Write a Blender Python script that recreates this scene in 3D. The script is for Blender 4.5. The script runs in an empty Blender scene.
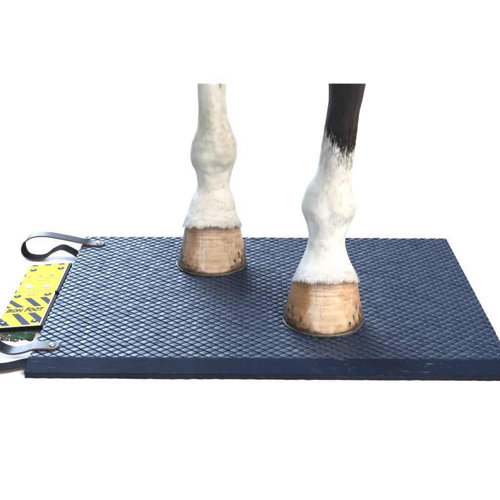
import bpy, bmesh, math, random
import numpy as np
from mathutils import Vector, Matrix, noise

random.seed(7)
rng = np.random.default_rng(7)
SC = bpy.context.scene
COL = SC.collection
rad = math.radians

# ------------------------------------------------------------------ camera
cam_d = bpy.data.cameras.new('camera')
cam = bpy.data.objects.new('camera', cam_d)
COL.objects.link(cam)
SC.camera = cam
cam_d.sensor_width = 36.0
cam_d.lens = 64.8
cam_d.clip_start = 0.02
cam_d.clip_end = 600.0
PITCH, YAW, ROLL = 0.39265157, -0.00437969, -0.00344559
cp, sp, cy_, sy_ = math.cos(PITCH), math.sin(PITCH), math.cos(YAW), math.sin(YAW)
fw = Vector((sy_ * cp, cy_ * cp, -sp))
rt = Vector((cy_, -sy_, 0))
dn = fw.cross(rt)
rt2 = rt * math.cos(ROLL) + dn * math.sin(ROLL)
dn2 = -rt * math.sin(ROLL) + dn * math.cos(ROLL)
m3 = Matrix((rt2, -dn2, -fw)).transposed()
cam.matrix_world = Matrix.Translation((-0.02554609, -1.24478948, 0.71864269)) @ m3.to_4x4()

# ------------------------------------------------------------------ sky and sun
SUN_AZ, SUN_EL = 132.0, 50.0
world = bpy.data.worlds.new('World')
SC.world = world
world.use_nodes = True
wn = world.node_tree.nodes
sky = wn.new('ShaderNodeTexSky')
sky.sky_type = 'NISHITA'
sky.sun_disc = False
sky.sun_elevation = rad(SUN_EL)
sky.sun_rotation = rad(SUN_AZ)
sky.air_density = 0.6
sky.dust_density = 5.0
sky.ozone_density = 0.5
wn['Background'].inputs['Strength'].default_value = 0.15
wl = world.node_tree.links
# bright patch added to the sky, out of view, for the mat's left sheen
GLOW_AZ, GLOW_EL = rad(-27), rad(27)
tc = wn.new('ShaderNodeTexCoord')
dot = wn.new('ShaderNodeVectorMath')
dot.operation = 'DOT_PRODUCT'
wl.new(tc.outputs['Generated'], dot.inputs[0])
dot.inputs[1].default_value = (math.sin(GLOW_AZ) * math.cos(GLOW_EL), math.cos(GLOW_AZ) * math.cos(GLOW_EL), math.sin(GLOW_EL))
cmap = wn.new('ShaderNodeMapRange')
cmap.interpolation_type = 'SMOOTHERSTEP'
wl.new(dot.outputs['Value'], cmap.inputs[0])
cmap.inputs[1].default_value = math.cos(rad(27))
cmap.inputs[2].default_value = math.cos(rad(5))
cno = wn.new('ShaderNodeTexNoise')
wl.new(tc.outputs['Generated'], cno.inputs['Vector'])
cno.inputs['Scale'].default_value = 7.0
cno.inputs['Detail'].default_value = 4.0
cmul = wn.new('ShaderNodeMath')
cmul.operation = 'MULTIPLY'
wl.new(cmap.outputs[0], cmul.inputs[0])
cad = wn.new('ShaderNodeMapRange')
wl.new(cno.outputs['Fac'], cad.inputs[0])
cad.inputs[1].default_value, cad.inputs[2].default_value, cad.inputs[3].default_value = .3, .7, .55
wl.new(cad.outputs[0], cmul.inputs[1])
cmix = wn.new('ShaderNodeMix')
cmix.data_type = 'RGBA'
wl.new(cmul.outputs[0], cmix.inputs[0])
wl.new(sky.outputs[0], cmix.inputs[6])
cmix.inputs[7].default_value = (98, 118, 144, 1)
wl.new(cmix.outputs[2], wn['Background'].inputs['Color'])
sun_d = bpy.data.lights.new('sun', 'SUN')
sun_d.energy = 1.1
sun_d.angle = rad(24)
sun_d.color = (1.0, 0.97, 0.92)
sun = bpy.data.objects.new('sun', sun_d)
COL.objects.link(sun)
sd = Vector((math.sin(rad(SUN_AZ)) * math.cos(rad(SUN_EL)), math.cos(rad(SUN_AZ)) * math.cos(rad(SUN_EL)), math.sin(rad(SUN_EL))))
sun.rotation_euler = (-sd).to_track_quat('-Z', 'Y').to_euler()
sun.location = sd * 8
SC.view_settings.view_transform = 'Standard'
SC.view_settings.look = 'None'
SC.view_settings.gamma = 1.0
SC.view_settings.exposure = 0.3

# ------------------------------------------------------------------ helpers
def thing(name, label, cat, loc=(0, 0, 0), group=None):
    o = bpy.data.objects.new(name, None)
    COL.objects.link(o)
    o.location = loc
    o.empty_display_size = 0.03
    o['label'] = label
    o['category'] = cat
    if group:
        o['group'] = group
    return o

def link(name, me, parent=None, mats=(), smooth=False):
    o = bpy.data.objects.new(name, me)
    for m in mats:
        me.materials.append(m)
    if smooth:
        me.polygons.foreach_set('use_smooth', [True] * len(me.polygons))
    COL.objects.link(o)
    if parent:
        o.parent = parent
    return o

def mesh_from(name, verts, faces):
    me = bpy.data.meshes.new(name)
    me.from_pydata([tuple(v) for v in verts], [], [tuple(f) for f in faces])
    me.update()
    return me

def fast_mesh(name, V, quads):
    """V (n,3) array, quads (m,4) int array."""
    me = bpy.data.meshes.new(name)
    me.vertices.add(len(V))
    me.vertices.foreach_set('co', V.astype(np.float32).ravel())
    me.loops.add(quads.size)
    me.loops.foreach_set('vertex_index', quads.astype(np.int32).ravel())
    me.polygons.add(len(quads))
    me.polygons.foreach_set('loop_start', np.arange(0, quads.size, 4, dtype=np.int32))
    me.update(calc_edges=True)
    me.validate()
    return me

class NT:
    def __init__(s, name):
        s.m = bpy.data.materials.new(name)
        s.m.use_nodes = True
        s.t = s.m.node_tree
        s.b = s.t.nodes['Principled BSDF']
    def n(s, typ, **kw):
        nd = s.t.nodes.new(typ)
        for k, v in kw.items():
            setattr(nd, k, v)
        return nd
    def l(s, a, b):
        s.t.links.new(a, b)
    def val(s, sock, v):
        if hasattr(v, 'is_output') or isinstance(v, bpy.types.NodeSocket):
            s.l(v, sock)
        else:
            sock.default_value = v
    def math(s, op, a, b=0.0, clamp=False):
        nd = s.n('ShaderNodeMath', operation=op, use_clamp=clamp)
        s.val(nd.inputs[0], a)
        s.val(nd.inputs[1], b)
        return nd.outputs[0]
    def mix(s, f, a, b, blend='MIX'):
        nd = s.n('ShaderNodeMix', data_type='RGBA', blend_type=blend)
        s.val(nd.inputs[0], f)
        s.val(nd.inputs[6], a)
        s.val(nd.inputs[7], b)
        return nd.outputs[2]
    def noise(s, vec, scale, detail=3.0, rough=0.55, dist=0.0):
        nd = s.n('ShaderNodeTexNoise')
        if vec is not None:
            s.l(vec, nd.inputs['Vector'])
        nd.inputs['Scale'].default_value = scale
        nd.inputs['Detail'].default_value = detail
        nd.inputs['Roughness'].default_value = rough
        nd.inputs['Distortion'].default_value = dist
        return nd.outputs['Fac']
    def ramp(s, f, lo, hi):
        nd = s.n('ShaderNodeMapRange')
        nd.clamp = True
        s.val(nd.inputs[0], f)
        nd.inputs[1].default_value = lo
        nd.inputs[2].default_value = hi
        return nd.outputs[0]
    def scalev(s, vec, sc):
        nd = s.n('ShaderNodeMapping')
        s.l(vec, nd.inputs[0])
        nd.inputs['Scale'].default_value = sc
        return nd.outputs[0]
    def bump(s, h, strength, dist):
        nd = s.n('ShaderNodeBump')
        nd.inputs['Strength'].default_value = strength
        nd.inputs['Distance'].default_value = dist
        s.l(h, nd.inputs['Height'])
        s.l(nd.outputs[0], s.b.inputs['Normal'])
        return nd
    def obj(s):
        return s.n('ShaderNodeTexCoord').outputs['Object']
    def set(s, **kw):
        for k, v in kw.items():
            s.val(s.b.inputs[k.replace('_', ' ')], v)

def rgb(r, g, b):
    return (r, g, b, 1.0)

# ------------------------------------------------------------------ materials
def mat_floor():
    t = NT('white_floor')
    f = t.noise(t.obj(), 3.0, 4)
    t.set(Base_Color=t.mix(f, rgb(.90, .90, .90), rgb(.93, .93, .925)), Roughness=0.9)
    t.b.inputs['Specular IOR Level'].default_value = 0.1
    return t.m

def mat_rubber(name, c0, c1, rough0, rough1, spec=0.5, grain=0.25):
    t = NT(name)
    o = t.obj()
    big = t.noise(o, 9.0, 5, 0.6)
    fine = t.noise(o, 900.0, 3, 0.7)
    mid = t.noise(o, 120.0, 3, 0.6)
    c = t.mix(t.ramp(big, .3, .7), c0, c1)
    dust = t.math('MULTIPLY', t.ramp(mid, .58, .80), t.ramp(big, .45, .75))
    c = t.mix(t.math('MULTIPLY', dust, .35), c, rgb(.20, .20, .22))
    speck = t.ramp(t.noise(o, 420.0, 1, .4), .775, .82)
    mp = t.n('ShaderNodeMapping')
    t.l(o, mp.inputs[0])
    mp.inputs['Rotation'].default_value = (0, 0, .7)
    mp.inputs['Scale'].default_value = (22, 260, 22)
    scuff = t.math('MULTIPLY', t.ramp(t.noise(mp.outputs[0], 1.0, 2, .5), .70, .76), t.ramp(big, .48, .62))
    c = t.mix(t.math('MULTIPLY', scuff, .45), c, rgb(.24, .25, .28))
    c = t.mix(t.math('MULTIPLY', speck, .5), c, rgb(.33, .32, .30))
    t.set(Base_Color=c, Roughness=t.math('ADD', t.math('MULTIPLY', t.ramp(mid, .3, .7), rough1 - rough0), rough0))
    t.b.inputs['Specular IOR Level'].default_value = spec
    t.b.inputs['Specular Tint'].default_value = (.66, .80, 1.0, 1.0)
    t.bump(t.math('ADD', fine, t.math('MULTIPLY', mid, 1.5)), grain, 0.0006)
    return t.m

def mat_coat():
    t = NT('horse_coat')
    at = t.n('ShaderNodeAttribute', attribute_name='coat_colour')
    t.set(Base_Color=at.outputs['Color'], Roughness=0.62)
    t.b.inputs['Specular IOR Level'].default_value = 0.15
    f = t.noise(t.scalev(t.obj(), (900, 900, 160)), 1.0, 2)
    t.bump(f, 0.25, 0.0008)
    return t.m

def mat_hoof(name, dark_side, warm):
    t = NT(name)
    uv = t.n('ShaderNodeUVMap', uv_map='hoof').outputs[0]
    sep = t.n('ShaderNodeSeparateXYZ')
    t.l(uv, sep.inputs[0])
    u, v = sep.outputs[0], sep.outputs[1]          # u: -1 left .. 1 right across the front, v: 0 ground .. 1 coronet
    fib = t.noise(t.scalev(uv, (46, 3.0, 1)), 1.0, 4, .65, 1.2)
    fib2 = t.noise(t.scalev(uv, (8, 2.0, 1)), 1.0, 5, .65, 1.6)
    rings = t.noise(t.scalev(uv, (2.0, 24, 1)), 1.0, 3, .55, .9)
    blot = t.noise(t.scalev(uv, (4.0, 4.0, 1)), 1.0, 5, .65)
    soft = t.noise(t.scalev(uv, (3.2, 1.6, 1)), 1.0, 5, .6, .8)
    c = t.mix(t.ramp(soft, .3, .7), rgb(.52, .365, .20), rgb(.74, .60, .42))
    ub = t.math('ADD', u, t.math('MULTIPLY', t.math('SUBTRACT', fib2, .5), .45))
    # warm amber flanks, stronger on the left
    fl = t.ramp(t.math('MULTIPLY', ub, -1.0), .02, .30)
    fr = t.math('MULTIPLY', t.ramp(ub, .16, .50), .65)
    fl = t.math('MULTIPLY', t.math('MAXIMUM', fl, fr), t.ramp(soft, .12, .45))
    c = t.mix(t.math('MULTIPLY', fl, warm), c, rgb(.30, .122, .022))
    mott = t.noise(t.scalev(uv, (6.5, 5.0, 1)), 1.0, 6, .7, .6)
    c = t.mix(t.math('MULTIPLY', t.ramp(mott, .48, .64), .62), c, rgb(.36, .19, .065))
    # pale horn streak down the toe, with the gloss highlight painted into it
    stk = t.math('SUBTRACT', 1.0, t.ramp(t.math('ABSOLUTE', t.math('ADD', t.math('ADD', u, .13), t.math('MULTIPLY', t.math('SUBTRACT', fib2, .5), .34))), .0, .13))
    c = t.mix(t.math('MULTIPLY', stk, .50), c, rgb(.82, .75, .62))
    # pinkish brown band below the coronet, with fine growth rings
    bnd = t.math('MULTIPLY', t.ramp(t.math('ADD', v, t.math('MULTIPLY', t.math('SUBTRACT', blot, .5), .22)), .70, .93), .70)
    c = t.mix(bnd, c, rgb(.30, .135, .070))
    c = t.mix(t.math('MULTIPLY', t.math('MULTIPLY', t.ramp(rings, .50, .64), .60), t.ramp(v, .25, .8)), c, rgb(.22, .09, .035))
    c = t.mix(t.math('MULTIPLY', t.ramp(fib, .55, .8), .10), c, rgb(.80, .68, .55))
    # small brown flecks and grime
    fleck = t.ramp(t.noise(t.scalev(uv, (21, 25, 1)), 1.0, 3, .6), .625, .70)
    c = t.mix(t.math('MULTIPLY', fleck, .7), c, rgb(.13, .075, .035))
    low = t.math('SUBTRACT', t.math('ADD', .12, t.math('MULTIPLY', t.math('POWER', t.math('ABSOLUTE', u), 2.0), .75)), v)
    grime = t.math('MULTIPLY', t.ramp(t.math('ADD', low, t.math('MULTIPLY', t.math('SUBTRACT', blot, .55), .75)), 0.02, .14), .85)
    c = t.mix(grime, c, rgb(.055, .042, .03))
    nd_ = t.n('ShaderNodeAttribute', attribute_name='nail_dirt').outputs['Fac']
    gn = t.noise(t.scalev(uv, (18, 14, 1)), 1.0, 4, .7)
    c = t.mix(t.math('MULTIPLY', t.ramp(t.math('ADD', nd_, t.math('MULTIPLY', t.math('SUBTRACT', gn, .5), 1.6)), .35, .95), .75), c, rgb(.075, .05, .03))
    vst = t.noise(t.scalev(uv, (13, 1.1, 1)), 1.0, 4, .6, .5)
    c = t.mix(t.math('MULTIPLY', t.math('MULTIPLY', t.ramp(vst, .54, .68), .5), t.ramp(mott, .35, .6)), c, rgb(.25, .11, .035))
    rim = t.ramp(t.math('SUBTRACT', t.math('ADD', .055, t.math('MULTIPLY', t.math('SUBTRACT', blot, .5), .12)), v), -.01, .03)
    c = t.mix(t.math('MULTIPLY', rim, .8), c, rgb(.05, .035, .02))
    # dark greenish reflection on the left flank, painted into the horn colour
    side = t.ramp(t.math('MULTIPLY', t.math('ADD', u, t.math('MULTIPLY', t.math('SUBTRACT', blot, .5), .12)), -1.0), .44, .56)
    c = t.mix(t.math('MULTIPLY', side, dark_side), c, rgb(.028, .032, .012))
    t.set(Base_Color=c, Roughness=t.math('ADD', .27, t.math('MULTIPLY', blot, .22)))
    t.b.inputs['Specular IOR Level'].default_value = .32
    t.bump(t.math('ADD', t.math('MULTIPLY', rings, .35), t.math('ADD', t.math('MULTIPLY', fib, .15), t.math('MULTIPLY', mott, 1.6))), .38, .0016)
    return t.m

def mat_simple(name, col, rough, metal=0.0, var=0.15, scale=60.0, spec=.5, bump=0.0):
    t = NT(name)
    f = t.noise(t.obj(), scale, 4, .6)
    c2 = tuple(min(1, max(0, x * (1 - var * 2))) for x in col)
    t.set(Base_Color=t.mix(t.ramp(f, .3, .7), rgb(*col), rgb(*c2)), Roughness=t.math('ADD', rough - .06, t.math('MULTIPLY', f, .12)), Metallic=metal)
    t.b.inputs['Specular IOR Level'].default_value = spec
    if bump:
        t.bump(f, bump, .0006)
    return t.m

M_FLOOR = mat_floor()
M_DECK = mat_rubber('navy_rubber', rgb(.013, .020, .040), rgb(.019, .028, .053), .38, .48, .55, .22)
M_BORDER = mat_rubber('navy_rubber_border', rgb(.005, .008, .020), rgb(.009, .014, .032), .6, .75, .12, .6)
M_BASE = mat_rubber('black_rubber_crumb', rgb(.006, .007, .011), rgb(.013, .015, .022), .7, .85, .3, .8)
M_COAT = mat_coat()
M_STEEL = mat_simple('worn_steel', (.26, .25, .21), .55, .8, .3, 160)
M_NAIL = mat_simple('dark_nail_steel', (.10, .105, .12), .4, .7, .3, 200)
M_LEATHER = mat_simple('dark_leather', (.008, .011, .020), .42, 0, .2, 160, .22, .25)
M_SUEDE = mat_simple('dark_leather_flesh_side', (.010, .011, .014), .85, 0, .25, 220, .08, .4)
M_LEDGE = mat_simple('brown_leather_edge', (.10, .052, .036), .7, 0, .25, 200)
M_RIVET = mat_simple('bright_rivet', (.80, .79, .77), .25, .9, .08, 90)
M_CASE = mat_simple('black_casing', (.006, .007, .010), .7, 0, .2, 80, .15)
M_WHITE = mat_simple('white_plate_edge', (.78, .78, .80), .4, 0, .05, 80)
M_YELLOW = mat_simple('yellow_label', (.65, .485, .005), .65, 0, .06, 30, .12)
M_BLUE = mat_simple('navy_print', (.013, .025, .068), .65, 0, .12, 70, .1)
M_GREY = mat_simple('grey_print', (.20, .20, .12), .6, 0, .15, 90, .2)
M_BUTTON = mat_simple('pale_blue_button', (.26, .42, .60), .5, 0, .08, 70, .3)
M_STONE = mat_simple('grey_grit', (.17, .165, .16), .85, 0, .40, 130)
M_GRASS = mat_simple('green_blades', (.035, .20, .10), .6, 0, .3, 90)

# ------------------------------------------------------------------ setting
s = 60.0
fl = link('floor', mesh_from('floor', [(-s, -s, 0), (s, -s, 0), (s, s, 0), (-s, s, 0)], [(0, 1, 2, 3)]), None, [M_FLOOR])
fl['kind'] = 'structure'

# ------------------------------------------------------------------ mat
W, D, T = .76, .5165, .019
X0, X1 = -W / 2, W / 2
GROOVE = .0042
mat = thing('rubber_mat', 'large navy rubber mat with raised diamond tread lying flat under both horse legs', 'mat', (0, D / 2, 0))

def add_part(name, verts, faces, parent, mats, smooth=False, local=True, fm=None):
    p = parent
    off = Vector((0, 0, 0))
    while p is not None:
        off += p.location
        p = p.parent
    vv = [Vector(v) - off for v in verts] if local else verts
    me = mesh_from(name, vv, faces)
    o = link(name, me, parent, mats, smooth)
    if fm is not None:
        me.polygons.foreach_set('material_index', fm)
    return o

def clip_poly(poly, x0, x1, y0, y1):
    def half(p, f, t):
        out = []
        for i in range(len(p)):
            a, b = p[i], p[(i + 1) % len(p)]
            fa, fb = f(a), f(b)
            if fa >= 0:
                out.append(a)
            if fa * fb < 0:
                k = fa / (fa - fb)
                out.append((a[0] + (b[0] - a[0]) * k, a[1] + (b[1] - a[1]) * k))
        return out
    for f in (lambda q: q[0] - x0, lambda q: x1 - q[0], lambda q: q[1] - y0, lambda q: y1 - q[1]):
        if len(poly) < 3:
            return []
        poly = half(poly, f, None)
    return poly

def build_deck():
    V, Fc = [], []
    # slab whose upper face is the groove floor
    zg, zb = T - GROOVE, .0075
    V += [(X0, 0, zb), (X1, 0, zb), (X1, D, zb), (X0, D, zb), (X0, 0, zg), (X1, 0, zg), (X1, D, zg), (X0, D, zg)]
    Fc += [(3, 2, 1, 0), (4, 5, 6, 7), (1, 2, 6, 5), (2, 3, 7, 6), (3, 0, 4, 7), (0, 1, 5, 4)]
    PX, PY = W / 38.5, D / 30.0
    for j in range(-1, 62):
        for i in range(-1, 41):
            cx = X0 + (i + (.5 if j % 2 else 0)) * PX
            cyy = j * PY / 2
            # rounded lozenge with blunt corners
            hx, hy = PX / 2 * .868, PY / 2 * .862
            base = []
            for n_ in range(16):
                a_ = 2 * math.pi * n_ / 16
                ca, sa = math.cos(a_), math.sin(a_)
                r_ = (abs(ca) ** 1.16 + abs(sa) ** 1.16) ** (-1 / 1.16)
                base.append((hx * r_ * ca, hy * r_ * sa))
            base = [(cx + a, cyy + b) for a, b in base]
            poly = clip_poly(base, X0 + .0006, X1 - .0006, .0006, D - .0006)
            if len(poly) < 3:
                continue
            ar = abs(sum(poly[n][0] * poly[(n + 1) % len(poly)][1] - poly[(n + 1) % len(poly)][0] * poly[n][1] for n in range(len(poly)))) / 2
            if ar < PX * PY * .02:
                continue
            mx = sum(p[0] for p in poly) / len(poly)
            my = sum(p[1] for p in poly) / len(poly)
            dz = random.gauss(0, .00018)
            tx, ty = random.gauss(0, .022), random.gauss(0, .022)
            n0 = len(V)
            n = len(poly)
            def zt(x, y, r):
                return T + dz - r + (x - mx) * tx + (y - my) * ty
            V += [(x, y, zg - .0004) for x, y in poly]
            for sc_, dr in ((.97, .00125), (.91, .00062), (.76, .00026), (.50, .00008), (.25, .0)):
                V += [(mx + (x - mx) * sc_, my + (y - my) * sc_, zt(x, y, dr)) for x, y in poly]
            for lv in range(5):
                for a in range(n):
                    b = (a + 1) % n
                    Fc.append((n0 + lv * n + a, n0 + lv * n + b, n0 + (lv + 1) * n + b, n0 + (lv + 1) * n + a))
            Fc.append(tuple(n0 + 5 * n + a for a in range(n)))
    o = add_part('tread_surface', V, Fc, mat, [M_DECK, M_BASE], True, True, [0, 1, 0, 0, 0, 0] + [0] * (len(Fc) - 6))
    sharp = [len(p.vertices) == 4 and p.index < 6 for p in o.data.polygons]
    o.data.polygons.foreach_set('use_smooth', [not q for q in sharp])
    return o
build_deck()

def build_border():
    # smooth ramped strip along the near edge, sampled so its edges can waver a little
    n = 160
    prof = [(-.0002, T + .0002), (-.004, T - .0006), (-.0335, .0096), (-.0342, .0090), (-.0338, .0085), (-.0002, .0066)]
    V, Fc = [], []
    for i in range(n + 1):
        x = X0 + W * i / n
        wob = noise.noise((x * 18, 3.1, 0)) * .0008
        for k, (y, z) in enumerate(prof):
            dx = .0
            V.append((x + dx, y + (wob if k in (2, 3) else 0), z + (noise.noise((x * 60, k, 1)) * .00025 if k < 4 else 0)))
    m = len(prof)
    for i in range(n):
        for k in range(m):
            k2 = (k + 1) % m
            Fc.append((i * m + k, i * m + k2, (i + 1) * m + k2, (i + 1) * m + k))
    Fc.append(tuple(range(m))[::-1])
    Fc.append(tuple(n * m + k for k in range(m)))
    add_part('border_strip', V, Fc, mat, [M_BORDER])
    # black crumb rubber base sheet with a ragged near edge
    V, Fc = [], []
    n = 420
    for i in range(n + 1):
        x = X0 + .001 + (W - .002) * i / n
        r = noise.noise((x * 90, 0, 5)) * .0009 + noise.noise((x * 9, 0, 8)) * .0010
        sag = .0006 * noise.noise((x * 7, 2, 2))
        V += [(x, -.0336 + r * .3, .0083), (x, -.0347 + r, .005), (x, -.0344 + r * 1.3, .0003 + abs(sag)), (x, D - .002, .0003), (x, D - .002, .0060)]
    m = 5
    for i in range(n):
        for k in range(m):
            k2 = (k + 1) % m
            Fc.append((i * m + k, i * m + k2, (i + 1) * m + k2, (i + 1) * m + k))
    Fc.append(tuple(range(m))[::-1])
    Fc.append(tuple(n * m + k for k in range(m)))
    add_part('base_sheet', V, Fc, mat, [M_BASE])
build_border()

# scuffs: thin pale scratches are raised nicks of rubber on the tread
def catmull(P, per):
    P = [np.array(p, float) for p in P]
    out = []
    for i in range(len(P) - 1):
        p0 = P[max(i - 1, 0)]; p1 = P[i]; p2 = P[i + 1]; p3 = P[min(i + 2, len(P) - 1)]
        for k in range(per):
            t = k / per
            out.append(.5 * ((2 * p1) + (-p0 + p2) * t + (2 * p0 - 5 * p1 + 4 * p2 - p3) * t * t + (-p0 + 3 * p1 - 3 * p2 + p3) * t ** 3))
    out.append(P[-1])
    return out

def ribbon(name, pts, parent, half=.013, th=.0028, tip=True):
    C = catmull(pts, 8)
    V, Fc, fm = [], [], []
    n = len(C)
    sec = [(-1, -.5), (-.985, .1), (-.93, .5), (.93, .5), (.985, .1), (1, -.5)]
    m = len(sec)
    arc = 0
    for i, c in enumerate(C):
        a = C[min(i + 1, n - 1)] - C[max(i - 1, 0)]
        a = Vector(a).normalized()
        wv = Vector((0, 1, 0))
        wv = (wv - a * wv.dot(a)).normalized()
        nn = a.cross(wv).normalized()
        if i:
            arc += float(np.linalg.norm(C[i] - C[i - 1]))
        h = half
        if tip and arc < half * .8:
            h = half * math.sqrt(max(.12, 1 - (1 - arc / (half * .8)) ** 2))
        for (wf, tf) in sec:
            V.append(Vector(c) + wv * (wf * h) + nn * (-tf * th))
    for i in range(n - 1):
        for k in range(m):
            k2 = (k + 1) % m
            Fc.append((i * m + k, i * m + k2, (i + 1) * m + k2, (i + 1) * m + k))
            fm.append(0 if k == 2 else (2 if k == 5 else 1))
    Fc.append(tuple(range(m))[::-1]); fm.append(1)
    Fc.append(tuple((n - 1) * m + k for k in range(m))); fm.append(1)
    return add_part(name, V, Fc, parent, [M_LEATHER, M_LEDGE, M_SUEDE], False, True, fm)

def rivet(parent, x, y, z, r=.0052):
    V, Fc = [], []
    prof = [(1.0, 0), (1.0, .0008), (.85, .0020), (.55, .0028), (.2, .0031)]
    n = 24
    for pr, pz in prof:
        for k in range(n):
            a = 2 * math.pi * k / n
            V.append((x + r * pr * math.cos(a), y + r * pr * math.sin(a), z + pz))
    for l in range(len(prof) - 1):
        for k in range(n):
            Fc.append((l * n + k, l * n + (k + 1) % n, (l + 1) * n + (k + 1) % n, (l + 1) * n + k))
    Fc.append(tuple((len(prof) - 1) * n + k for k in range(n)))
    return add_part('rivet', V, Fc, parent, [M_RIVET], True)

st = ribbon('strap_handle', [(-.3330, .4700, T + .0016), (-.3465, .4715, T + .0016), (-.3628, .4735, T + .0020), (-.3832, .4735, .0262), (-.4238, .4735, .0350), (-.4542, .4725, .0400), (-.4791, .4705, .0375), (-.4935, .4665, .0265), (-.4945, .4560, .0145), (-.4860, .4440, .0062), (-.4690, .4350, .0040), (-.4480, .4315, .0080), (-.4290, .4310, .0215), (-.4110, .4310, .0285), (-.3940, .4310, .0215), (-.3780, .4310, .0112), (-.3660, .4310, .0105)], mat)
st['label'] = 'dark leather strap curled into a loop at the far left corner'
rivet(st, -.3450, .4705, T + .0030)
st = ribbon('strap_handle', [(-.3380, .0325, T + .0016), (-.3493, .0334, T + .0016), (-.3605, .0334, T + .0022), (-.3769, .0334, .0203), (-.3886, .0334, .0163), (-.4018, .0334, .0128), (-.4148, .0334, .0118), (-.4258, .0334, .0151), (-.4334, .0334, .0196), (-.4600, .0330, .0360), (-.5000, .0300, .0480), (-.5380, .0200, .0400), (-.5500, .0050, .0220), (-.5350, -.0080, .0090), (-.4900, -.0150, .0060), (-.4222, -.0130, .0062), (-.3867, .0013, .0066), (-.3700, .0050, .0072)], mat)
st['label'] = 'dark leather strap with brown edges at the near left corner'
rivet(st, -.3493, .0334, T + .0030)

# ------------------------------------------------------------------ horse legs
# rings: centre x, centre y, z, half width (metres), measured from the animal in front
LEG_FAR = [(-.1060, .4290, .3622, .0269), (-.1050, .4290, .3251, .0271), (-.1042, .4290, .2982, .0284), (-.1023, .4300, .2761, .0333), (-.1020, .4310, .2594, .0389), (-.1026, .4320, .2452, .0435), (-.1039, .4320, .2233, .0454), (-.1045, .4310, .2067, .0420), (-.1037, .4270, .1938, .0364), (-.1041, .4200, .1737, .0320), (-.1042, .4150, .1611, .0329), (-.1051, .4080, .1459, .0394), (-.1055, .4020, .1336, .0436), (-.1065, .3970, .1222, .0464), (-.1068, .3930, .1105, .0509), (-.1061, .3900, .1010, .0545)]
LEG_NEAR = [(.1227, .1870, .4147, .0300), (.1217, .1870, .3966, .0279), (.1186, .1870, .3715, .0262), (.1154, .1870, .3413, .0270), (.1127, .1870, .3154, .0276), (.1113, .1870, .3028, .0275), (.1088, .1880, .2750, .0286), (.1054, .1890, .2552, .0317), (.1013, .1900, .2380, .0375), (.1002, .1910, .2178, .0430), (.1005, .1910, .2071, .0454), (.1014, .1900, .1977, .0454), (.1011, .1870, .1887, .0419), (.1005, .1830, .1776, .0370), (.0995, .1780, .1632, .0325), (.0981, .1730, .1520, .0312), (.0975, .1680, .1375, .0334), (.0970, .1610, .1206, .0399), (.0966, .1540, .1070, .0474), (.0962, .1490, .0960, .0530)]
# hoof rings: centre x, centre y, z, half width, front depth
HOOF_FAR = [(-.1053, .3890, .0950, .0505, .044), (-.1053, .3840, .0620, .0582, .054), (-.1066, .3795, .0300, .0640, .062), (-.1075, .3775, .0165, .0678, .066), (-.1075, .3772, .0140, .0684, .0665)]
HOOF_NEAR = [(.0962, .1500, .0920, .0505, .045), (.0957, .1470, .0785, .0540, .049), (.0941, .1410, .0531, .0605, .057), (.0935, .1360, .0252, .0668, .064), (.0936, .1350, .0150, .0680, .066)]
SHOE = .0042

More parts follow.
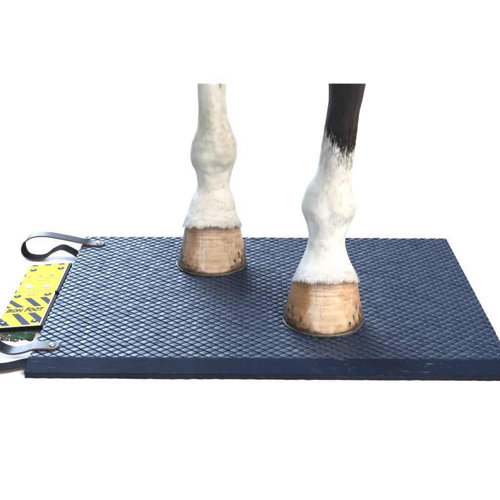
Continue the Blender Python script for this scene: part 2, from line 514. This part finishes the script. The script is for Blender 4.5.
class Leg:
    def __init__(s, rows, fet_z, top_slope, cor_slope, black, seed):
        s.R = np.array(catmull(rows, 10))
        s.zt, s.zb = s.R[0, 2], s.R[-1, 2]
        s.fz, s.ts, s.cs, s.black, s.seed = fet_z, top_slope, cor_slope, black, seed
    def ring(s, t):
        x = t * (len(s.R) - 1)
        i = min(int(x), len(s.R) - 2)
        return s.R[i] + (s.R[i + 1] - s.R[i]) * (x - i)
    def point(s, t, th):
        """th: 0 faces the viewer's side, positive towards +x."""
        cx, cy, cz, a = s.ring(t)
        sx, fy = math.sin(th), -math.cos(th)
        h = cz - s.fz
        g_can = 1 / (1 + math.exp(-(h - .045) / .012))
        g_fet = math.exp(-(h / .03) ** 2)
        bf = a * (1.0 + .12 * g_can)
        bb = a * (1.08 + .50 * g_can + .38 * g_fet)
        if fy > 0:
            k = 1 - .22 * (g_can + .6 * g_fet) * fy ** 2
            px, py = a * sx * k, bb * fy
        else:
            px, py = a * math.copysign(abs(sx) ** .94, sx), bf * fy
        # relief: tendon ridge, flanking hollows, sesamoid bulges, soft lumps
        d = 0.0
        def ga(tc, tw, zc, zw):
            return math.exp(-((th - tc) / tw) ** 2 - ((h - zc) / zw) ** 2)
        d += .0018 * math.exp(-((th + .05) / .28) ** 2) * (.4 + .6 * g_can)
        d -= .0052 * ga(.74, .26, -.024, .012) + .0046 * ga(-.80, .24, -.022, .012)
        d += .0034 * ga(.52, .30, .010, .018) + .0022 * ga(-.55, .32, .002, .018)
        d -= .0030 * ga(-.05, .20, .004, .026)
        d -= .0034 * ga(.85, .18, .09, .06) + .0030 * ga(-.85, .18, .09, .06)
        d += .0016 * ga(.0, .6, -.050, .010)
        q = Vector((math.sin(th) * 2.0, math.cos(th) * 2.0, cz * 42 + s.seed))
        d += (.0012 * noise.noise(q) + .0007 * noise.noise(q * 2.3)) * (1 - .6 * abs(sx) ** 4)
        rr = math.hypot(px, py)
        f = (rr + d) / max(rr, 1e-6)
        px *= f; py *= f
        w_top = max(0, 1 - (s.zt - cz) / .05)
        w_cor = max(0, 1 - (cz - s.zb) / .055)
        z = cz - py * (s.ts * w_top ** 1.5 + s.cs * w_cor ** 1.3)
        return np.array([cx + px, cy + py, z])
    def colour(s, t, th, P, jitter=0.0):
        cx, cy, cz, a = s.ring(t)
        v = noise.noise((P[0] * 45, P[1] * 45, P[2] * 16 + s.seed))
        v2 = noise.noise((P[0] * 120, P[1] * 120, P[2] * 50 + s.seed))
        base = np.array([.60, .590, .520])
        if s.black:
            base = np.array([.63, .625, .575])
        # a stable grime: greyer, yellower higher up, clean near the hoof
        up = min(1, max(0, (cz - s.zb - .035) / .10))
        dirt = min(1, max(0, .72 + .55 * v + .30 * v2)) * (.03 + .97 * up)
        dcol = np.array([.37, .345, .262]) if not s.black else np.array([.48, .46, .385])
        c = base * (1 - dirt * .8) + dcol * dirt * .8
        if s.black:
            st = noise.noise((th * 7.5, 0.3, cz * 9 + 3)) * .012 + noise.noise((th * 20, 1.3, cz * 16)) * .007
            edge = float(np.interp(th, [-3.2, -2.2, -1.3, -.8, -.4, 0, .35, .62, .9, 1.2, 2.2, 3.2], [.318, .325, .337, .330, .3235, .3150, .3060, .2960, .2960, .3110, .322, .318])) + st + jitter
            k = min(1, max(0, (cz - edge) / .006 + .5))
            dk = np.array([.0125, .0105, .0098]) * (1 + .5 * v2)
            br = max(0, math.sin(th)) ** 3
            dk = dk * (1 - .7 * br) + np.array([.040, .018, .008]) * .7 * br
            c = c * (1 - k) + dk * k
        else:
            # grey skin patch near the cut on the right of the far leg
            k = min(1, max(0, .75 * math.exp(-((th - .7) / .16) ** 2 - ((cz - s.zt + .002) / .006) ** 2)))
            c = c * (1 - k) + np.array([.10, .10, .10]) * k
        return c

def make_leg(name, label, origin, rows, hoof_rows, fet_z, slopes, black, seed, nails, hoofmat):
    root = thing(name, label, 'horse leg', origin, 'horse legs standing on the mat')
    org = np.array(origin)
    L = Leg(rows, fet_z, slopes[0], slopes[1], black, seed)
    NT_, NA = 190, 112
    V, Cc = [], []
    for i in range(NT_ + 1):
        for k in range(NA):
            th = -math.pi + 2 * math.pi * k / NA
            p = L.point(i / NT_, th)
            V.append(p - org)
            Cc.append(L.colour(i / NT_, th, p))
    # curl the lower edge in under the hair line
    cx, cy, cz, a = L.ring(1)
    for kk, (sc_, dz) in enumerate(((.94, -.004), (.80, -.003))):
        for k in range(NA):
            b = V[NT_ * NA + k] + org
            V.append(np.array([cx + (b[0] - cx) * sc_, cy + (b[1] - cy) * sc_, b[2] + dz]) - org)
            Cc.append(Cc[NT_ * NA + k])
    rows_n = NT_ + 3
    Fc = []
    for i in range(rows_n - 1):
        for k in range(NA):
            k2 = (k + 1) % NA
            Fc.append((i * NA + k, (i + 1) * NA + k, (i + 1) * NA + k2, i * NA + k2))
    Fc.append(tuple(range(NA)))
    Fc.append(tuple((rows_n - 1) * NA + k for k in range(NA))[::-1])
    me = mesh_from('lower_leg', V, Fc)
    at = me.color_attributes.new('coat_colour', 'FLOAT_COLOR', 'POINT')
    at.data.foreach_set('color', np.hstack([np.array(Cc), np.ones((len(Cc), 1))]).astype(np.float32).ravel())
    link('lower_leg', me, root, [M_COAT], True)

    # ---- coat: short lying blades all over, longer ones fringing the coronet
    NB, NF = 46000, 7500
    HV, HC = [], []
    def blade(t, th, ln, wd, lift, flare, clump):
        p = L.point(t, th)
        dt, da = .004, .02
        pd = L.point(min(1, t + dt), th)
        pu = L.point(max(0, t - dt), th)
        pa = L.point(t, th + da)
        pb = L.point(t, th - da)
        dv = pd - pu
        dv /= np.linalg.norm(dv) + 1e-9
        hz = pa - pb
        hz /= np.linalg.norm(hz) + 1e-9
        nv = np.cross(hz, dv)
        nv /= np.linalg.norm(nv) + 1e-9
        rad_ = p - np.array([*L.ring(t)[:2], p[2]])
        if np.dot(nv, rad_) < 0:
            nv = -nv
        sway = clump + random.gauss(0, .13)
        d = dv + hz * sway + nv * lift
        d /= np.linalg.norm(d)
        d2 = d + nv * flare - np.array([0, 0, .25]) * (1 if flare else 0)
        d2 /= np.linalg.norm(d2)
        p0 = p - nv * .0004
        pm = p0 + d * ln * .55
        pe = pm + d2 * ln * .45
        s_ = hz * wd * .5
        HV.extend([p0 - s_, p0 + s_, pm + s_ * .75, pm - s_ * .75, pe + s_ * .12, pe - s_ * .12])
        jit = random.gauss(0, .010) if black else 0
        c = L.colour(t, th, p, jit)
        dark = c[0] < .1
        f = max(.45, 1 + random.gauss(0, .30 if dark else .08))
        c = np.clip(c * f, 0, .86)
        HC.extend([c] * 6)
    for _ in range(NB):
        t = random.random() ** .92
        th = random.uniform(-math.pi, math.pi)
        if math.cos(th) < -.1 and random.random() < .5:
            continue
        cl = noise.noise((th * 3.0, t * 14, seed)) * .7
        if t > .985 and random.random() < .5:
            continue
        blade(t, th, random.uniform(.0035, .0070), random.uniform(.00030, .00055), random.uniform(.05, .20), 0, cl)
    for _ in range(NF):
        t = 1 - abs(random.gauss(0, .034))
        th = random.uniform(-math.pi, math.pi)
        cl = noise.noise((th * 6.0, 2, seed)) * .7
        up = noise.noise((th * 4.0, 7, seed)) * .005 + max(0, noise.noise((th * 11.0, 4, seed))) * .006
        blade(max(.9, t), th, random.uniform(.009, .0140) + up, random.uniform(.00045, .0008), random.uniform(.02, .14), -.12, cl)
    if black:
        # longer mingled hairs where the black meets the sock
        zs = L.R[:, 2]
        for _ in range(5200):
            zz = random.uniform(.285, .350)
            t = float(np.interp(-zz, -zs, np.linspace(0, 1, len(zs))))
            th = random.uniform(-1.9, 1.9)
            cl = noise.noise((th * 7.0, t * 9, seed)) * .5
            blade(t, th, random.uniform(.008, .015), random.uniform(.0003, .0006), random.uniform(.03, .10), 0, cl)
    HV = np.array(HV) - org
    nb = len(HV) // 6
    b0 = np.arange(nb)[:, None] * 6
    Q = np.concatenate([b0 + np.array([0, 1, 2, 3]), b0 + np.array([3, 2, 4, 5])])
    me = fast_mesh('coat_hair', HV, Q)
    at = me.color_attributes.new('coat_colour', 'FLOAT_COLOR', 'POINT')
    at.data.foreach_set('color', np.hstack([np.array(HC), np.ones((len(HC), 1))]).astype(np.float32).ravel())
    link('coat_hair', me, root, [M_COAT], True)

    # ---- hoof
    HR = np.array(catmull(hoof_rows, 16))
    zt, zb = HR[0, 2], HR[-1, 2]
    HR[:, 2] += (T + SHOE) - zb if abs(zb - (T + SHOE)) > 1e-6 else 0
    zt, zb = HR[0, 2], HR[-1, 2]
    slope = slopes[1]
    def hp(i, th, grow=0.0):
        cx, cy, cz, a, bf = HR[i]
        w = (cz - zb) / (zt - zb)
        sx, fy = math.sin(th), -math.cos(th)
        if fy <= 0:
            px, py = a * math.copysign(abs(sx) ** .96, sx), bf * fy
        else:
            px, py = a * sx * (1 - .16 * fy ** 2), a * .92 * fy * (1 - .18 * math.exp(-(math.sin(th) / .28) ** 2))
        rip = .0007 * noise.noise((w * 16, 1, seed)) + .0012 * noise.noise((th * 2.4, w * 2, seed + 4)) * (1 - .4 * w) + .0004 * noise.noise((th * 22, w, seed))
        if w < .16 and not grow:
            rip -= .0022 * (1 - w / .16) * max(0, noise.noise((th * 5.5, 3, seed)) + .15 + .4 * noise.noise((th * 17, 5, seed)))
        r = math.hypot(px, py)
        f = (r + rip + grow) / r
        px *= f; py *= f
        return np.array([cx + px, cy + py, cz - py * slope * w ** 1.2])
    NR, NA = len(HR), 220
    V, Fc, UV = [], [], []
    for i in range(NR):
        w = (HR[i, 2] - zb) / (zt - zb)
        for k in range(NA):
            th = -math.pi + 2 * math.pi * k / NA
            V.append(hp(i, th) - org)
            UV.append((th / (math.pi / 2) * .75, w))
    for i in range(NR - 1):
        for k in range(NA):
            k2 = (k + 1) % NA
            Fc.append((i * NA + k, (i + 1) * NA + k, (i + 1) * NA + k2, i * NA + k2))
    Fc.append(tuple((NR - 1) * NA + k for k in range(NA))[::-1])
    Fc.append(tuple(range(NA)))
    me = mesh_from('hoof', V, Fc)
    uvl = me.uv_layers.new(name='hoof')
    for lp in me.loops:
        uvl.data[lp.index].uv = UV[lp.vertex_index]
    # dried dirt gathered round the nail holes
    ga_ = me.attributes.new('nail_dirt', 'FLOAT', 'POINT')
    gv = []
    for i in range(NR):
        w = (HR[i, 2] - zb) / (zt - zb)
        for k in range(NA):
            th = -math.pi + 2 * math.pi * k / NA
            g = 0
            for ang, hf, ln in nails:
                da, dh = (th - rad(ang)) / .085, (w - hf + .03) / (.055 if w > hf - .03 else .10)
                g = max(g, math.exp(-da * da - dh * dh))
            gv.append(g)
    ga_.data.foreach_set('value', gv)
    hoof = link('hoof', me, root, [hoofmat], True)

    # ---- horseshoe: open at the heel
    V, Fc = [], []
    n = 72
    cx, cy = HR[-1, 0], HR[-1, 1]
    for k in range(n + 1):
        th = rad(-152) + rad(304) * k / n
        o_ = hp(NR - 1, th, .0009 + .0007 * noise.noise((th * 4, 1, seed)))
        dirv = np.array([cx, cy, 0]) - np.array([o_[0], o_[1], 0])
        dirv /= np.linalg.norm(dirv)
        i_ = o_ + dirv * .020
        for p, z in ((o_, T + .0002), (o_, T + SHOE - .0008), (o_ + dirv * .0008, T + SHOE - .0001), (i_, T + SHOE - .0001), (i_, T + .0002)):
            V.append(np.array([p[0], p[1], z]) - org)
    m = 5
    for k in range(n):
        for j in range(m):
            j2 = (j + 1) % m
            Fc.append((k * m + j, (k + 1) * m + j, (k + 1) * m + j2, k * m + j2))
    Fc.append(tuple(range(m)))
    Fc.append(tuple(n * m + j for j in range(m))[::-1])
    link('horseshoe', mesh_from('horseshoe', V, Fc), hoof, [M_STEEL], False)

    # ---- clenched nail ends showing on the wall
    for ang, hf, ln in nails:
        th = rad(ang + random.uniform(-2, 2))
        ln *= random.uniform(.75, 1.2)
        wn_ = random.uniform(.0012, .0019)
        i = int(np.argmin(np.abs((HR[:, 2] - zb) / (zt - zb) - hf)))
        c = hp(i, th)
        up = hp(max(0, i - 3), th + rad((-1.5 if ang > 0 else 1.5) + random.uniform(-3.5, 3.5))) - hp(min(NR - 1, i + 3), th)
        up /= np.linalg.norm(up)
        hz = hp(i, th + .03) - hp(i, th - .03)
        hz /= np.linalg.norm(hz)
        nv = np.cross(hz, up)
        if np.dot(nv, c - np.array([HR[i, 0], HR[i, 1], c[2]])) < 0:
            nv = -nv
        bm = bmesh.new()
        bmesh.ops.create_icosphere(bm, subdivisions=2, radius=1)
        for v in bm.verts:
            q = np.array(v.co)
            q = q * (1 + .55 * noise.noise(v.co * 1.1 + Vector((ang, hf * 9, 0))))
            w_ = c + hz * q[0] * wn_ + up * q[1] * ln + nv * q[2] * .0010
            v.co = Vector(w_ - org)
        me = bpy.data.meshes.new('horseshoe_nail')
        bm.to_mesh(me)
        bm.free()
        link('horseshoe_nail', me, hoof, [M_NAIL], True)
    return root

make_leg('horse_leg', 'all white horse leg with a pale hoof standing further back near the rear edge', (-.1060, .3775, T), LEG_FAR, HOOF_FAR, .223, (.224, .36), False, 3.7,
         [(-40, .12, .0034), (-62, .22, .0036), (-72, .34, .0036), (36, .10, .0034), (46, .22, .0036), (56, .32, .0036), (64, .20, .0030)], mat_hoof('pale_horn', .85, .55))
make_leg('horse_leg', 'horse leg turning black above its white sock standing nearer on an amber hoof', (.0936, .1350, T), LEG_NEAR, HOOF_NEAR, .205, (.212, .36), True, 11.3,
         [(-70, .30, .0040), (-60, .40, .0036), (-55, .26, .0042), (-47, .12, .0036), (-38, .22, .0040), (-62, .14, .0034), (36, .16, .0036), (47, .26, .0036), (57, .40, .0036), (62, .18, .0042), (70, .30, .0038), (50, .10, .0034)], mat_hoof('amber_horn', .25, .9))

# ------------------------------------------------------------------ control box
TL, TR, BL = Vector((-.4640, .3748, .0130)), Vector((-.3880, .3752, .0190)), Vector((-.4610, .1099, .0130))
BW, BL_ = .0760, .2650
ex = (TR - TL).normalized()
ev = (BL - TL)
ev = (ev - ex * ev.dot(ex)).normalized()
nz = ex.cross(-ev).normalized()
if nz.z < 0:
    nz = -nz
box = thing('control_box', 'flat black control box with a yellow and navy striped label beside the mat', 'control box', (-.4250, .2430, 0))
def lab(u, v, h=0.0):
    return TL + ex * (u * BW) + ev * (v * BL_) + nz * h
def prism(poly, h0, h1):
    n = len(poly)
    V = [lab(u, v, h0) for u, v in poly] + [lab(u, v, h1) for u, v in poly]
    Fc = [tuple(range(n))[::-1], tuple(range(n, 2 * n))] + [(i, (i + 1) % n, n + (i + 1) % n, n + i) for i in range(n)]
    return V, Fc
def merge(polys, h0, h1):
    V, Fc = [], []
    for p in polys:
        a, b = prism(p, h0, h1)
        Fc += [tuple(i + len(V) for i in f) for f in b]
        V += a
    return V, Fc
def rect(u0, v0, u1, v1):
    return [(u0, v0), (u0, v1), (u1, v1), (u1, v0)]
def ell(u, v, ru, rv, n=24):
    return [(u + ru * math.cos(2 * math.pi * k / n), v + rv * math.sin(-2 * math.pi * k / n)) for k in range(n)]
V, Fc = prism([(-.01, .002), (-.012, 1.0), (-.002, 1.004), (1.075, 1.004), (1.085, .998), (1.085, .004), (1.075, -.003), (0, -.003)], -.0088, -.0012)
casing = add_part('casing', V, Fc, box, [M_CASE])
V, Fc = prism(rect(-.006, -.001, 1.012, 1.0), -.0012, .0)
plate = add_part('label_plate', V, Fc, box, [M_WHITE])
V, Fc = prism(rect(.006, .003, .985, .994), .0, .0003)
yel = add_part('yellow_sheet', V, Fc, plate, [M_YELLOW])
# navy hazard bars, clipped to the sheet
def clipq(p):
    return [tuple(q) for q in clip_poly(p, .006, .985, .003, .992)]
bars = [[(.007, .594), (-.13, .594), (.25, .724), (.43, .724)], [(.32, .584), (.48, .584), (.84, .722), (.67, .722)], [(.69, .584), (.85, .584), (1.2, .722), (1.02, .722)], [(-.1, .668), (-.1, .722), (.13, .722)],
        [(-.30, .818), (-.13, .818), (.32, .988), (.14, .988)], [(.22, .818), (.38, .818), (.79, .988), (.60, .988)], [(.59, .818), (.76, .818), (1.2, .988), (1.01, .988)], [(-.1, .90), (-.1, .988), (.06, .988)],
        [(.05, .010), (.11, .030), (.24, .030), (.19, .010)], [(.38, .010), (.43, .030), (.58, .030), (.54, .010)], [(.73, .010), (.78, .030), (.93, .030), (.88, .010)],
        [(.006, .16), (.006, .20), (.045, .22), (.03, .17)], [(.006, .30), (.006, .34), (.045, .36), (.03, .31)], [(.006, .44), (.006, .48), (.045, .50), (.03, .45)]]
pol = []
for p in bars:
    ar = sum(p[i][0] * p[(i + 1) % len(p)][1] - p[(i + 1) % len(p)][0] * p[i][1] for i in range(len(p)))
    if ar > 0:
        p = p[::-1]
    q = clipq(p)
    if len(q) > 2:
        pol.append(q)
for p in pol:
    V, Fc = prism(p, .0002, .0005)
    add_part('hazard_stripe', V, Fc, plate, [M_BLUE])
# small print and symbols too fine to read
pr = []
def words(u0, v0, u1, seed_, h=.010):
    r = random.Random(seed_)
    u = u0
    while u < u1 - .02:
        w_ = r.uniform(.03, .09)
        e = min(u + w_, u1)
        k = u
        while k < e:
            pr.append(rect(k, v0 - h * r.uniform(.6, 1), min(k + .012, e), v0))
            k += .017
        u = e + .03
words(.60, .262, .84, 1); words(.43, .304, .73, 2); words(.20, .474, .88, 3); words(.33, .508, .66, 4); words(.36, .545, .66, 5); words(.05, .480, .15, 6)
for (u, v) in ((.146, .225), (.431, .221), (.716, .218)):
    V, Fc = prism(ell(u, v, .048, .012, 10), .0002, .0005)
    add_part('symbol', V, Fc, plate, [M_GREY])
V, Fc = merge(pr, .0002, .0005)
add_part('small_print', V, Fc, plate, [M_GREY])
V, Fc = merge([[(.10, .318), (.14, .345), (.30, .388), (.36, .384), (.22, .345)]], .0002, .0005)
add_part('torn_patch', V, Fc, plate, [M_WHITE])
for (u, v) in ((.163, .100), (.866, .100), (.127, .546), (.855, .541), (.130, .945), (.846, .943)):
    V, Fc = prism(ell(u, v, .085, .021), .0002, .0008)
    sc = add_part('screw', V, Fc, plate, [M_BLUE])
    V, Fc = prism(ell(u, v, .034, .0088), .0006, .0014)
    V2, F2 = prism(ell(u, v, .034, .0088), .0006, .0014)
    me = sc.data
    allv = [tuple(x.co) for x in me.vertices] + [tuple(Vector(q) - Vector(box.location)) for q in V2]
    allf = [tuple(p.vertices) for p in me.polygons]
    n1, f1 = len(me.vertices), len(allf)
    allf += [tuple(i + n1 for i in f) for f in F2]
    me.clear_geometry()
    me.from_pydata(allv, [], allf)
    me.materials.append(M_STEEL)
    me.polygons.foreach_set('material_index', [0] * f1 + [1] * (len(allf) - f1))
for (u, v) in ((.297, .403), (.715, .405)):
    V, Fc = prism(ell(u, v, .092, .0215), .0002, .0009)
    add_part('button', V, Fc, plate, [M_BUTTON])
# the printed name
fc = bpy.data.curves.new('lettering', 'FONT')
fc.body = 'Iron Foot'
fc.size = 1.0
fc.shear = .28
fc.offset = .035
fc.small_caps_scale = .78
fc.space_character = 1.06
for ch in fc.body_format:
    ch.use_small_caps = True
fo = bpy.data.objects.new('lettering_curve', fc)
COL.objects.link(fo)
dg = bpy.context.evaluated_depsgraph_get()
tm = bpy.data.meshes.new_from_object(fo.evaluated_get(dg))
bpy.data.objects.remove(fo)
co = np.array([v.co for v in tm.vertices])
mn, mx = co.min(0), co.max(0)
for v in tm.vertices:
    a = (v.co.x - mn[0]) / (mx[0] - mn[0])
    b = (v.co.y - mn[1]) / (mx[1] - mn[1])
    p = lab(.055 + a * .87, .797 - b * .060 - a * .002, .0008)
    v.co = p - box.location
tm.name = 'lettering'
tm.materials.clear()
link('lettering', tm, plate, [M_BLUE])
# small side screw on the edge next to the mat
V, Fc = [], []
c = lab(1.05, .52, 0)
for k in range(12):
    a = 2 * math.pi * k / 12
    V += [c + ev * (.0035 * math.cos(a)) + ex * (.0035 * math.sin(a)) + nz * (-.002), c + ev * (.003 * math.cos(a)) + ex * (.003 * math.sin(a)) + nz * .0035]
for k in range(12):
    k2 = (k + 1) % 12
    Fc.append((2 * k, 2 * k2, 2 * k2 + 1, 2 * k + 1))
Fc.append(tuple(2 * k + 1 for k in range(12)))
add_part('knob', V, Fc, box, [M_CASE])

# ------------------------------------------------------------------ strip of grit and grass left under the box
bm = bmesh.new()
for _ in range(1500):
    x = random.uniform(-.475, -.3955)
    lim = .084 + .008 * noise.noise((x * 60, 0, 0)) + .002
    y = random.uniform(lim, .112)
    r = random.uniform(.0007, .0024)
    mtx = Matrix.Translation((x, y, r * .55)) @ Matrix.Rotation(random.uniform(0, 6.28), 4, Vector((random.random(), random.random(), random.random() + .01)).normalized()) @ Matrix.Diagonal((r, r * random.uniform(.6, 1), r * random.uniform(.5, .9), 1))
    g = bmesh.ops.create_icosphere(bm, subdivisions=1, radius=1, matrix=mtx)
    mi = 0 if random.random() < .66 else (1 if random.random() < .75 else 2)
    for v in g['verts']:
        for f in v.link_faces:
            f.material_index = mi
me = bpy.data.meshes.new('grit')
bm.to_mesh(me)
bm.free()
o = link('grit', me, None, [M_STONE, M_CASE, M_WHITE])
o['kind'] = 'stuff'
o['label'] = 'thin strip of grey grit on the floor below the control box'
o['category'] = 'grit'
V, Fc = [], []
for _ in range(420):
    x = random.choice([random.gauss(-.421, .006), random.gauss(-.402, .004), random.uniform(-.46, -.399)])
    y = random.uniform(.090, .110)
    a = random.uniform(0, 6.28)
    ln = random.uniform(.004, .010)
    w_ = .0005
    d = Vector((math.cos(a) * ln, math.sin(a) * ln * .5 - .001, random.uniform(.001, .004)))
    s_ = Vector((-math.sin(a), math.cos(a), 0)) * w_
    p = Vector((x, y, .0015))
    n0 = len(V)
    V += [p - s_, p + s_, p + d * .6 + s_ * .7 + Vector((0, 0, .001)), p + d * .6 - s_ * .7 + Vector((0, 0, .001)), p + d]
    Fc += [(n0, n0 + 1, n0 + 2, n0 + 3), (n0 + 3, n0 + 2, n0 + 4)]
o = link('grass', mesh_from('grass', V, Fc), None, [M_GRASS])
o['kind'] = 'stuff'
o['label'] = 'short green grass blades among the grey grit'
o['category'] = 'grass'
